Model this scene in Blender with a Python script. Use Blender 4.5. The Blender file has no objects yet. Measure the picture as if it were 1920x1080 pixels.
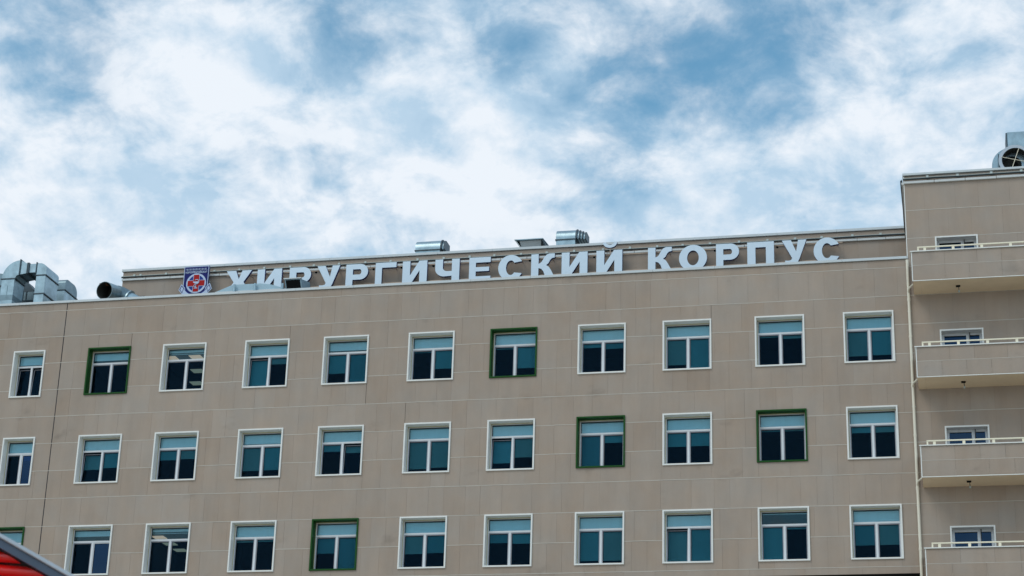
import bpy, bmesh, math, random
from mathutils import Vector, Matrix
random.seed(7)
R = math.radians
sc = bpy.context.scene
col = sc.collection

# ------------------------------------------------------------------ camera
cam_d = bpy.data.cameras.new('camera')
cam = bpy.data.objects.new('camera', cam_d); col.objects.link(cam)
fwd = Vector((-0.21220206, 0.91163036, 0.35199485))
rgt = Vector((0.97592475, 0.21627539, 0.02821073))
upv = Vector((0.05041006, -0.34950686, 0.93557671))
m = Matrix((rgt, upv, -fwd)).transposed().to_4x4()
m.translation = Vector((0, -72.037, 0))
cam.matrix_world = m
cam_d.sensor_width = 36.0
cam_d.lens = 3645.535 / 1920 * 36
cam_d.clip_start = 0.1; cam_d.clip_end = 3000
cam_d.dof.use_dof = True
cam_d.dof.focus_distance = 80
cam_d.dof.aperture_fstop = 4.0
sc.camera = cam

# ------------------------------------------------------------------ world
SUN_AZ, SUN_EL = -145.0, 48.0     # azimuth from +y, negative = left; high over the viewer's left shoulder, behind thin cloud
w = bpy.data.worlds.new('World'); sc.world = w; w.use_nodes = True
nt = w.node_tree; N = nt.nodes; L = nt.links
for n in list(N): N.remove(n)
def nd(tree, t, **k):
    n = tree.nodes.new(t)
    for a, b in k.items():
        if a == 'inp':
            for i, v in b.items(): n.inputs[i].default_value = v
        else: setattr(n, a, b)
    return n
def math_(tree, op, a, b=None, clamp=False):
    n = tree.nodes.new('ShaderNodeMath'); n.operation = op; n.use_clamp = clamp
    for i, v in enumerate((a, b)):
        if v is None: continue
        if isinstance(v, (int, float)): n.inputs[i].default_value = v
        else: tree.links.new(v, n.inputs[i])
    return n.outputs[0]
out = nd(nt, 'ShaderNodeOutputWorld'); bg = nd(nt, 'ShaderNodeBackground')
L.new(bg.outputs[0], out.inputs[0]); bg.inputs[1].default_value = 0.1
sky = nd(nt, 'ShaderNodeTexSky', sky_type='NISHITA', sun_disc=False)
sky.sun_elevation = R(SUN_EL); sky.sun_rotation = R(SUN_AZ)
sky.air_density = 1.0; sky.dust_density = 0.6; sky.ozone_density = 2.0
tc = nd(nt, 'ShaderNodeTexCoord')
SKY = [(-5.11,27.63,2.49,-0.36),(-8.25,27.08,1.75,-0.40),(-6.86,25.97,1.75,-0.25),(-13.36,28.11,1.46,-0.35),(-13.49,26.86,1.02,-0.30),(-17.84,26.51,1.02,-0.35),(-2.40,26.60,1.61,-0.14),(-4.14,25.44,0.88,-0.45),(-20.08,24.18,1.46,-0.25),(-19.65,22.96,1.02,-0.20),(-27.51,25.91,1.90,-0.30),(-28.49,27.00,1.32,-0.25),(-26.11,25.31,1.17,-0.25),(-9.45,24.75,1.32,-0.25),(-8.76,25.21,1.17,-0.20),(-18.98,27.83,0.88,-0.25),(-23.98,27.40,1.90,0.55),(-21.61,26.08,1.75,0.50),(-22.86,24.88,1.61,0.30),(-18.09,25.10,1.17,0.35),(-15.49,24.76,1.75,0.35),(-13.27,25.47,1.32,0.35),(-27.47,21.77,2.92,0.40),(-28.03,19.86,4.39,0.30),(-22.46,20.72,2.92,0.30),(-16.56,22.36,3.65,0.25),(-12.53,24.08,1.75,0.20),(-10.88,27.54,0.88,0.25),(-11.93,27.37,1.02,0.20),(-6.56,22.55,1.75,0.35),(-0.72,22.98,3.65,0.30),(-2.78,25.39,1.17,0.30),(-1.83,27.95,1.17,0.25),(1.15,26.84,2.19,0.30),(-4.34,24.06,1.75,0.20),(-7.39,23.96,1.17,0.15),(-3.05,27.40,0.73,0.20),(-8.94,26.15,0.73,0.20),(-5.15,26.70,1.0,0.22),(-3.35,27.0,0.9,0.20)]
def dirv(az, el):
    return Vector((math.sin(R(az))*math.cos(R(el)), math.cos(R(az))*math.cos(R(el)), math.sin(R(el))))
# the direction of view, bent a little by noise so that cloud edges are ragged
nw = nd(nt, 'ShaderNodeTexNoise', inp={'Scale': 9.0, 'Detail': 6.0, 'Roughness': 0.6})
L.new(tc.outputs['Generated'], nw.inputs['Vector'])
sub = nd(nt, 'ShaderNodeVectorMath', operation='SUBTRACT'); L.new(nw.outputs['Color'], sub.inputs[0]); sub.inputs[1].default_value = (.5, .5, .5)
scl = nd(nt, 'ShaderNodeVectorMath', operation='SCALE'); L.new(sub.outputs[0], scl.inputs[0]); scl.inputs['Scale'].default_value = 0.085
wd = nd(nt, 'ShaderNodeVectorMath', operation='ADD'); L.new(tc.outputs['Generated'], wd.inputs[0]); L.new(scl.outputs[0], wd.inputs[1])
acc = None
for az, el, rad, wt in SKY:
    if wt < 0: wt *= .45 if az < -26 else .72
    dn = nd(nt, 'ShaderNodeVectorMath', operation='DISTANCE'); L.new(wd.outputs[0], dn.inputs[0]); dn.inputs[1].default_value = dirv(az, el)
    mr = nd(nt, 'ShaderNodeMapRange', interpolation_type='SMOOTHSTEP')
    L.new(dn.outputs['Value'], mr.inputs[0])
    rr = R(rad)*1.75
    mr.inputs[1].default_value = 0; mr.inputs[2].default_value = rr; mr.inputs[3].default_value = wt; mr.inputs[4].default_value = 0
    acc = mr.outputs[0] if acc is None else math_(nt, 'ADD', acc, mr.outputs[0])
# cloud layer coordinates: direction / height
sep = nd(nt, 'ShaderNodeSeparateXYZ'); L.new(tc.outputs['Generated'], sep.inputs[0])
zz = math_(nt, 'ADD', math_(nt, 'MAXIMUM', sep.outputs[2], 0.0), 0.45)
cx = math_(nt, 'DIVIDE', sep.outputs[0], zz); cy = math_(nt, 'DIVIDE', sep.outputs[1], zz)
cmb = nd(nt, 'ShaderNodeCombineXYZ'); L.new(cx, cmb.inputs[0]); L.new(cy, cmb.inputs[1]); cmb.inputs[2].default_value = 3.7
n1 = nd(nt, 'ShaderNodeTexNoise', inp={'Scale': 5.6, 'Detail': 11.0, 'Roughness': 0.6, 'Distortion': 0.25}); L.new(cmb.outputs[0], n1.inputs['Vector'])
n2 = nd(nt, 'ShaderNodeTexNoise', inp={'Scale': 17.0, 'Detail': 12.0, 'Roughness': 0.6, 'Distortion': 0.3}); L.new(cmb.outputs[0], n2.inputs['Vector'])
n3 = nd(nt, 'ShaderNodeTexNoise', inp={'Scale': 8.5, 'Detail': 8.0, 'Roughness': 0.52}); 
mp = nd(nt, 'ShaderNodeMapping'); mp.inputs['Location'].default_value = (5.3, 2.1, 8.0); L.new(cmb.outputs[0], mp.inputs[0]); L.new(mp.outputs[0], n3.inputs['Vector'])
n4 = nd(nt, 'ShaderNodeTexNoise', inp={'Scale': 30.0, 'Detail': 10.0, 'Roughness': 0.6, 'Distortion': 0.3}); L.new(mp.outputs[0], n4.inputs['Vector'])
low = nd(nt, 'ShaderNodeMapRange'); L.new(sep.outputs[2], low.inputs[0])       # more veiling low down
low.inputs[1].default_value = 0.46; low.inputs[2].default_value = 0.28; low.inputs[3].default_value = 0.0; low.inputs[4].default_value = 0.30
cov = math_(nt, 'ADD', acc, 0.68)
cov = math_(nt, 'ADD', cov, low.outputs[0])
cov = math_(nt, 'ADD', cov, math_(nt, 'MULTIPLY', math_(nt, 'SUBTRACT', n1.outputs[0], 0.5), 1.15))
cov = math_(nt, 'ADD', cov, math_(nt, 'MULTIPLY', math_(nt, 'SUBTRACT', n2.outputs[0], 0.5), 1.5))
cov = math_(nt, 'ADD', cov, math_(nt, 'MULTIPLY', math_(nt, 'SUBTRACT', n4.outputs[0], 0.5), 0.6))
cr = nd(nt, 'ShaderNodeMapRange', interpolation_type='SMOOTHERSTEP'); L.new(cov, cr.inputs[0])
cr.inputs[1].default_value = -0.06; cr.inputs[3].default_value = 0.03; cr.inputs[2].default_value = 1.28
# cloud tone: grey-blue bellies to white tops
tone = math_(nt, 'ADD', math_(nt, 'MULTIPLY', math_(nt, 'SUBTRACT', n3.outputs[0], 0.5), 2.4), math_(nt, 'MULTIPLY', math_(nt, 'SUBTRACT', n4.outputs[0], 0.5), 1.5))
tone = math_(nt, 'ADD', tone, math_(nt, 'SUBTRACT', math_(nt, 'MULTIPLY', cov, 0.62), 0.03))
# relief: the same cloud noises a little way towards the sun, so that one side of each billow is lit
for src, off, amt in ((n1, .045, 2.0), (n2, .012, 1.9)):
    ov = nd(nt, 'ShaderNodeVectorMath', operation='ADD'); L.new(cmb.outputs[0], ov.inputs[0]); ov.inputs[1].default_value = (-off, off*1.2, 0)
    nb = nd(nt, 'ShaderNodeTexNoise'); L.new(ov.outputs[0], nb.inputs['Vector'])
    for k_ in ('Scale', 'Detail', 'Roughness', 'Distortion'): nb.inputs[k_].default_value = src.inputs[k_].default_value
    tone = math_(nt, 'ADD', tone, math_(nt, 'MULTIPLY', math_(nt, 'SUBTRACT', src.outputs[0], nb.outputs[0]), amt))
tone = math_(nt, 'ADD', tone, 0.0, True)
cc = nd(nt, 'ShaderNodeMix', data_type='RGBA'); L.new(tone, cc.inputs[0])
cc.inputs[6].default_value = (5.0, 6.7, 8.3, 1); cc.inputs[7].default_value = (8.5, 9.1, 9.8, 1)
blue = nd(nt, 'ShaderNodeMix', data_type='RGBA', blend_type='MULTIPLY'); blue.inputs[0].default_value = 1
L.new(sky.outputs[0], blue.inputs[6]); blue.inputs[7].default_value = (1.12, 1.74, 1.62, 1)
mx = nd(nt, 'ShaderNodeMix', data_type='RGBA'); L.new(cr.outputs[0], mx.inputs[0])
L.new(blue.outputs[2], mx.inputs[6]); L.new(cc.outputs[2], mx.inputs[7])
L.new(mx.outputs[2], bg.inputs[0])

# ------------------------------------------------------------------ sun, exposure
sd = bpy.data.lights.new('sun', 'SUN'); sd.energy = 0.85; sd.angle = R(26); sd.color = (1, .90, .78)
so = bpy.data.objects.new('sun', sd); col.objects.link(so)
so.rotation_mode = 'QUATERNION'; so.rotation_quaternion = dirv(SUN_AZ, SUN_EL).to_track_quat('Z', 'Y')
so.location = (0, 0, 80)
sc.view_settings.view_transform = 'Standard'; sc.view_settings.look = 'None'
sc.view_settings.gamma = 1; sc.view_settings.exposure = 0.0; sc.view_settings.use_curve_mapping = False

# ------------------------------------------------------------------ materials
def mat(name, base, rough=.6, metal=0.0, var=0.08, scale=3.0, bump=0.0, stretch=(1, 1, 1), spec=0.5, coat=0):
    mt = bpy.data.materials.new(name); mt.use_nodes = True
    t = mt.node_tree; b = t.nodes['Principled BSDF']
    b.inputs['Roughness'].default_value = rough; b.inputs['Metallic'].default_value = metal
    b.inputs['Specular IOR Level'].default_value = spec; b.inputs['Coat Weight'].default_value = coat
    g = nd(t, 'ShaderNodeTexCoord'); mpn = nd(t, 'ShaderNodeMapping'); mpn.inputs['Scale'].default_value = stretch
    t.links.new(g.outputs['Object'], mpn.inputs[0])
    no = nd(t, 'ShaderNodeTexNoise', inp={'Scale': scale, 'Detail': 6.0, 'Roughness': .6}); t.links.new(mpn.outputs[0], no.inputs['Vector'])
    mi = nd(t, 'ShaderNodeMix', data_type='RGBA'); t.links.new(no.outputs[0], mi.inputs[0])
    mi.inputs[6].default_value = tuple(c*(1-var*2) for c in base)+(1,); mi.inputs[7].default_value = tuple(min(1, c*(1+var*2)) for c in base)+(1,)
    t.links.new(mi.outputs[2], b.inputs['Base Color'])
    if bump:
        bu = nd(t, 'ShaderNodeBump', inp={'Strength': bump, 'Distance': .01}); t.links.new(no.outputs[0], bu.inputs['Height']); t.links.new(bu.outputs[0], b.inputs['Normal'])
    mt['out'] = 1
    return mt
def cladding(name, base):
    """stone-look facade panel: each panel its own tone, cloudy figure, vertical water streaks, fine grain"""
    mt = bpy.data.materials.new(name); mt.use_nodes = True
    t = mt.node_tree; b = t.nodes['Principled BSDF']; b.inputs['Roughness'].default_value = .72; b.inputs['Specular IOR Level'].default_value = .3
    at = nd(t, 'ShaderNodeAttribute', attribute_name='tone')
    g = nd(t, 'ShaderNodeNewGeometry')
    def noise(scale, st, det=5.0, ro=.6):
        mpn = nd(t, 'ShaderNodeMapping'); mpn.inputs['Scale'].default_value = st; t.links.new(g.outputs['Position'], mpn.inputs[0])
        no = nd(t, 'ShaderNodeTexNoise', inp={'Scale': scale, 'Detail': det, 'Roughness': ro}); t.links.new(mpn.outputs[0], no.inputs['Vector']); return no
    cl = noise(.9, (1, 1, 1)); st = noise(1.0, (2.0, 2.0, .35), 4); gr = noise(45, (1, 1, 1), 3); big = noise(.12, (1, 1, 1), 3)
    v = math_(t, 'MULTIPLY', math_(t, 'SUBTRACT', cl.outputs[0], .5), .20)
    v = math_(t, 'ADD', v, math_(t, 'MULTIPLY', math_(t, 'SUBTRACT', st.outputs[0], .5), .26))
    v = math_(t, 'ADD', v, math_(t, 'MULTIPLY', math_(t, 'SUBTRACT', gr.outputs[0], .5), .20))
    v = math_(t, 'ADD', v, math_(t, 'MULTIPLY', math_(t, 'SUBTRACT', big.outputs[0], .5), .22))
    sm = noise(.55, (1, 1, 1.6), 3); sr = nd(t, 'ShaderNodeMapRange', interpolation_type='SMOOTHSTEP'); t.links.new(sm.outputs[0], sr.inputs[0])
    sr.inputs[1].default_value = .62; sr.inputs[2].default_value = .80; sr.inputs[3].default_value = 0; sr.inputs[4].default_value = -.22
    v = math_(t, 'ADD', v, sr.outputs[0])
    v = math_(t, 'ADD', v, at.outputs['Fac'])
    v = math_(t, 'ADD', v, 1.0)
    hue = nd(t, 'ShaderNodeMix', data_type='RGBA')
    hh = noise(.8, (1, 1, 1), 2); t.links.new(math_(t, 'ADD', math_(t, 'MULTIPLY', math_(t, 'SUBTRACT', hh.outputs[0], .5), 1.3), math_(t, 'ADD', math_(t, 'MULTIPLY', at.outputs['Fac'], 3.0), .5), True), hue.inputs[0])
    hue.inputs[6].default_value = (base[0]*1.05, base[1]*.975, base[2]*.92, 1); hue.inputs[7].default_value = (base[0]*.955, base[1]*1.015, base[2]*1.09, 1)
    vm = nd(t, 'ShaderNodeVectorMath', operation='SCALE'); t.links.new(hue.outputs[2], vm.inputs[0]); t.links.new(v, vm.inputs['Scale'])
    t.links.new(vm.outputs[0], b.inputs['Base Color'])
    bu = nd(t, 'ShaderNodeBump', inp={'Strength': .25, 'Distance': .004}); t.links.new(gr.outputs[0], bu.inputs['Height']); t.links.new(bu.outputs[0], b.inputs['Normal'])
    return mt
def glass(name, tint, refl, rough=0.02, ior=1.5):
    mt = bpy.data.materials.new(name); mt.use_nodes = True
    t = mt.node_tree; t.nodes.remove(t.nodes['Principled BSDF']); o = t.nodes['Material Output']
    tr = nd(t, 'ShaderNodeBsdfTransparent'); tr.inputs[0].default_value = tint+(1,)
    gl = nd(t, 'ShaderNodeBsdfGlossy'); gl.inputs[0].default_value = refl+(1,); gl.inputs['Roughness'].default_value = rough
    fr = nd(t, 'ShaderNodeFresnel'); fr.inputs[0].default_value = ior
    g = nd(t, 'ShaderNodeNewGeometry'); no = nd(t, 'ShaderNodeTexNoise', inp={'Scale': .7, 'Detail': 1.0}); t.links.new(g.outputs['Position'], no.inputs['Vector'])
    bu = nd(t, 'ShaderNodeBump', inp={'Strength': .06, 'Distance': .08}); t.links.new(no.outputs[0], bu.inputs['Height']); t.links.new(bu.outputs[0], gl.inputs['Normal'])
    ms = nd(t, 'ShaderNodeMixShader'); t.links.new(fr.outputs[0], ms.inputs[0]); t.links.new(tr.outputs[0], ms.inputs[1]); t.links.new(gl.outputs[0], ms.inputs[2])
    t.links.new(ms.outputs[0], o.inputs[0]); return mt
def emit(name, c, s):
    mt = bpy.data.materials.new(name); mt.use_nodes = True; b = mt.node_tree.nodes['Principled BSDF']
    b.inputs['Base Color'].default_value = (.8, .8, .8, 1); b.inputs['Emission Color'].default_value = c+(1,); b.inputs['Emission Strength'].default_value = s; return mt
M = dict(
    clad=cladding('stone_cladding', (.395, .322, .26)),
    back=mat('cladding_substrate', (.22, .19, .165), .9),
    joint=mat('joint_profile', (.56, .52, .45), .6, var=.12, scale=1.5),
    capm=mat('parapet_sheet', (.60, .64, .65), .42, .15, var=.05, scale=1.2),
    white=mat('white_sheet_metal', (.84, .84, .80), .4, var=.04),
    green=mat('green_sheet_metal', (.010, .075, .010), .5, var=.06, spec=.2),
    pvc=mat('white_pvc', (.76, .78, .80), .35, var=.03),
    gasket=mat('dark_gasket', (.02, .025, .03), .7),
    blind=mat('roller_blind', (.43, .60, .69), .8, var=.04, scale=1.0, stretch=(6, 6, .6)),
    blind2=mat('roller_blind_teal', (.42, .68, .72), .8, var=.05, scale=1.0, stretch=(6, 6, .6)),
    blind3=mat('roller_blind_grey', (.56, .62, .60), .8, var=.05, scale=1.0, stretch=(6, 6, .6)),
    blind4=mat('roller_blind_deep', (.30, .52, .57), .8, var=.05, scale=1.0, stretch=(6, 6, .6)),
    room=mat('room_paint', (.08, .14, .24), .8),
    lamp=emit('ceiling_lamp_panel', (1, .74, .55), 0.36),
    glass=glass('clear_glass', (.92, 1.0, 1.0), (.6, .9, 1.0), ior=1.45),
    mesh=glass('glass_with_insect_mesh', (.52, .72, .765), (.12, .26, .42), .10, ior=1.34),
    blueglass=glass('blue_glass', (.25, .40, .62), (.30, .62, 1.0), ior=1.6),
    cream=mat('cream_pipe_paint', (.82, .77, .64), .4, var=.05),
    railp=mat('cream_rail_paint', (.92, .85, .66), .4, var=.04),
    soffit=mat('beige_soffit', (.88, .71, .50), .7, var=.06, scale=1.5),
    conduit=mat('dark_conduit', (.03, .04, .045), .5, .3),
    trunk=mat('grey_trunking', (.64, .66, .65), .45, .1, var=.08),
    bracket=mat('zinc_bracket', (.46, .52, .50), .5, .3, var=.1),
    letter=mat('pale_blue_acrylic', (.72, .85, .97), .45, spec=.3, var=.02),
    lside=mat('deep_blue_return', (.008, .02, .14), .35),
    galv=mat('galvanised_steel', (.34, .45, .50), .36, .88, var=.26, scale=2.6, bump=.2),
    galvd=mat('aged_galvanised_steel', (.20, .28, .32), .45, .75, var=.2, scale=3.0, bump=.2),
    flange=mat('dark_flange', (.08, .11, .13), .5, .5),
    inside=mat('duct_interior', (.045, .047, .04), .8, var=.3),
    rust=mat('rust', (.35, .12, .04), .8, var=.2),
    poly=mat('pale_polycarbonate', (.40, .57, .66), .35, var=.05),
    navy=mat('emblem_navy', (.004, .010, .14), .5, spec=.2),
    blue=mat('emblem_blue', (.015, .05, .28), .5, spec=.2),
    red=mat('emblem_red', (.42, .006, .006), .5, spec=.2),
    ewhite=mat('emblem_white', (.52, .62, .80), .3),
    redb=mat('glossy_red_board', (.85, .006, .004), .25, var=.05, coat=.6),
    slate=mat('slate_trim', (.07, .10, .15), .4, var=.1),
    rim=mat('pale_metal_rim', (.48, .53, .58), .35, .4, var=.06),
    roof=mat('grey_roof_membrane', (.16, .16, .15), .85, var=.15, scale=1),
    paving=mat('pale_concrete_paving', (.46, .41, .34), .9, var=.12, scale=.3),
    sash=mat('grey_sash', (.36, .38, .43), .45),
    pack=mat('beige_packing', (.50, .46, .30), .6),
    dark=mat('dark_soffit', (.02, .02, .022), .8),
    warm=mat('warm_rail', (.62, .46, .34), .5),
    black=mat('black_fitting', (.008, .008, .008), .9, spec=.05),
    chimney=mat('grille', (.05, .05, .05), .6),
)

# ------------------------------------------------------------------ mesh helpers
class MB:
    def __init__(s): s.v = []; s.f = []; s.mi = []; s.tone = []; s.cur = 0; s.ct = 0.0
    def face(s, pts):
        i = len(s.v); s.v += [tuple(p) for p in pts]; s.f.append(tuple(range(i, i+len(pts)))); s.mi.append(s.cur); s.tone.append(s.ct)
    def hexa(s, a, b):                       # a = 4 points, b = 4 points (same order)
        i = len(s.v); s.v += [tuple(p) for p in a]+[tuple(p) for p in b]
        for q in ((0, 3, 2, 1), (4, 5, 6, 7), (0, 1, 5, 4), (1, 2, 6, 5), (2, 3, 7, 6), (3, 0, 4, 7)):
            s.f.append(tuple(i+k for k in q)); s.mi.append(s.cur); s.tone.append(s.ct)
        return s
    def box(s, x0, x1, y0, y1, z0, z1):
        return s.hexa(((x0, y0, z0), (x1, y0, z0), (x1, y1, z0), (x0, y1, z0)), ((x0, y0, z1), (x1, y0, z1), (x1, y1, z1), (x0, y1, z1)))
    def prism(s, poly, axis, a, b):          # poly 2D convex, extruded along axis
        def P(u, v, t): return {'y': (u, t, v), 'x': (t, u, v), 'z': (u, v, t)}[axis]
        n = len(poly); i = len(s.v)
        s.v += [P(u, v, a) for u, v in poly]+[P(u, v, b) for u, v in poly]
        fs = [tuple(i+k for k in range(n))[::-1], tuple(i+n+k for k in range(n))]+[(i+k, i+(k+1) % n, i+n+(k+1) % n, i+n+k) for k in range(n)]
        for q in fs: s.f.append(q); s.mi.append(s.cur); s.tone.append(s.ct)
        return s
    def tube(s, pts, rad, n=12, caps=True):
        pts = [Vector(p) for p in pts]; rad = rad if isinstance(rad, (list, tuple)) else [rad]*len(pts)
        rings = []; up = None
        for k, p in enumerate(pts):
            d = (pts[min(k+1, len(pts)-1)]-pts[max(k-1, 0)]).normalized()
            if up is None:
                up = Vector((0, 0, 1)) if abs(d.z) < .9 else Vector((0, 1, 0))
            a = d.cross(up).normalized(); up = a.cross(d).normalized()
            i = len(s.v); s.v += [tuple(p+(a*math.cos(2*math.pi*j/n)+up*math.sin(2*math.pi*j/n))*rad[k]) for j in range(n)]
            rings.append(i)
        for k in range(len(rings)-1):
            for j in range(n):
                s.f.append((rings[k]+j, rings[k]+(j+1) % n, rings[k+1]+(j+1) % n, rings[k+1]+j)); s.mi.append(s.cur); s.tone.append(s.ct)
        if caps:
            s.f.append(tuple(rings[0]+j for j in range(n))[::-1]); s.mi.append(s.cur); s.tone.append(s.ct)
            s.f.append(tuple(rings[-1]+j for j in range(n))); s.mi.append(s.cur); s.tone.append(s.ct)
        return s
    def build(s, name, ms, parent=None, bevel=0, smooth=False, recalc=True, stuff=False):
        me = bpy.data.meshes.new(name); me.from_pydata(s.v, [], s.f)
        for q in (ms if isinstance(ms, (list, tuple)) else [ms]): me.materials.append(M[q])
        me.polygons.foreach_set('material_index', s.mi)
        if any(s.tone):
            at = me.attributes.new('tone', 'FLOAT', 'FACE'); at.data.foreach_set('value', s.tone)
        if recalc or bevel:
            bm = bmesh.new(); bm.from_mesh(me)
            if bevel:
                bmesh.ops.bevel(bm, geom=bm.edges[:], offset=bevel, segments=1, affect='EDGES', clamp_overlap=True)
            bmesh.ops.recalc_face_normals(bm, faces=bm.faces[:]); bm.to_mesh(me); bm.free()
        if smooth:
            me.polygons.foreach_set('use_smooth', [True]*len(me.polygons)); me.set_sharp_from_angle(angle=R(35))
        o = bpy.data.objects.new(name, me); col.objects.link(o)
        if parent: o.parent = parent
        if stuff: o['kind'] = 'stuff'
        return o
def link_mesh(name, me, parent, loc=(0, 0, 0)):
    o = bpy.data.objects.new(name, me); col.objects.link(o); o.parent = parent; o.location = loc; return o
def tag(o, label, cat, group=None):
    o['label'] = label; o['category'] = cat
    if group: o['group'] = group
    return o
def thing(name, label, cat, loc=(0, 0, 0), group=None):
    o = bpy.data.objects.new(name, None); col.objects.link(o); o.location = loc; o.empty_display_size = .3
    return tag(o, label, cat, group)
def shape2d(name, loops, y0, depth, mface, mside, parent, bevel=0.0):
    """flat outline(s) in x-z given as closed loops (holes as further loops), extruded back along +y: front face and returns in two materials"""
    cu = bpy.data.curves.new(name, 'CURVE'); cu.dimensions = '2D'; cu.fill_mode = 'BOTH'; cu.extrude = depth/2
    for lp in loops:
        sp = cu.splines.new('POLY'); sp.points.add(len(lp)-1)
        for k, (x, z) in enumerate(lp): sp.points[k].co = (x, z, 0, 1)
        sp.use_cyclic_u = True
    tmp = bpy.data.objects.new('tmp', cu); col.objects.link(tmp)
    dg = bpy.context.evaluated_depsgraph_get(); me = bpy.data.meshes.new_from_object(tmp.evaluated_get(dg))
    bpy.data.objects.remove(tmp)
    for v in me.vertices: x, z, t = v.co; v.co = (x, y0+depth/2-t, z)
    bm = bmesh.new(); bm.from_mesh(me); bmesh.ops.remove_doubles(bm, verts=bm.verts[:], dist=1e-5); bmesh.ops.recalc_face_normals(bm, faces=bm.faces[:]); bm.to_mesh(me); bm.free()
    me.materials.clear(); me.materials.append(M[mface]); me.materials.append(M[mside])
    for pl in me.polygons: pl.material_index = 0 if pl.normal.y < -.7 else 1
    o = bpy.data.objects.new(name, me); col.objects.link(o)
    if parent: o.parent = parent
    return o
def arc(cx, cz, rx, rz, a0, a1, n=16):
    return [(cx+rx*math.cos(R(a0+(a1-a0)*k/n)), cz+rz*math.sin(R(a0+(a1-a0)*k/n))) for k in range(n+1)]

# ------------------------------------------------------------------ ground
GZ = -1.6
g = MB(); g.box(-900, 900, -900, 900, GZ-.5, GZ); o = g.build('ground', 'paving'); o['kind'] = 'structure'

# ------------------------------------------------------------------ dimensions
FL = 3.84; STEP = 1.181; Z0 = 27.845          # storey, cladding course, top seam
ZA = 26.076
WX = {0: (-38.48, 1.45), 1: (-35.068, 1.931), 2: (-31.69, 1.931), 3: (-28.049, 1.931), 4: (-24.636, 1.931), 5: (-21.018, 1.931), 6: (-17.597, 1.931),
      7: (-14.0, 1.931), 8: (-10.595, 1.931), 9: (-6.962, 1.931), 10: (-3.539, 1.931)}
WH = 2.081
WTOP = [ZA, ZA-FL, ZA-2*FL]
WIN = [(x, x+wd_, WTOP[r]-WH, WTOP[r], r, c) for r in range(3) for c, (x, wd_) in WX.items()]
XL, XR = -46.0, -0.98
ZB = 15.76                                      # lower edge of the cladding
YT = 5.42                                       # setback of the taller block
ZTOP = 31.72
DOORS = [(0.10, 1.73, z-1.72, z) for z in (29.04, 25.19, 21.34, 17.5)]

low = thing('hospital_building', 'beige stone-clad hospital block with three rows of white and green framed windows', 'building', (0, 0, GZ))
tall = thing('hospital_building', 'taller set-back beige block carrying the rooftop sign, with a balcony tower at its right end', 'building', (0, 5, GZ))
for b_ in (low, tall): b_.location = (0, 0, 0)

def wall_grid(mb, x0, x1, z0, z1, y, holes, th=.2):
    xs = sorted({x0, x1, *[h[0] for h in holes], *[h[1] for h in holes]}); zs = sorted({z0, z1, *[h[2] for h in holes], *[h[3] for h in holes]})
    xs = [x for x in xs if x0 <= x <= x1]; zs = [z for z in zs if z0 <= z <= z1]
    for i in range(len(zs)-1):
        run = None
        for j in range(len(xs)-1):
            cxm, czm = (xs[j]+xs[j+1])/2, (zs[i]+zs[i+1])/2
            solid = not any(h[0] < cxm < h[1] and h[2] < czm < h[3] for h in holes)
            if solid: run = xs[j] if run is None else run
            if (not solid or j == len(xs)-2) and run is not None:
                mb.box(run, xs[j+1] if solid else xs[j], y, y+th, zs[i], zs[i+1]); run = None
mb = MB(); inset = [(a+.05, b-.05, c+.05, d-.05) for a, b, c, d, *_ in WIN]
wall_grid(mb, XL, XR+.3, ZB+.012, 28.15, .03, inset); mb.build('wall', 'back', low)
mb = MB(); mb.box(XL, XR, .9, 1.05, 12, ZB+.002); mb.box(XL, XR, .03, .9, ZB, ZB+.010); mb.build('ledge', 'dark', low)
mb = MB(); mb.ct = .001; mb.box(XL, XR, 0.0, .3, GZ, 15.3); mb.build('lower_wall', 'clad', low)

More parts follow.
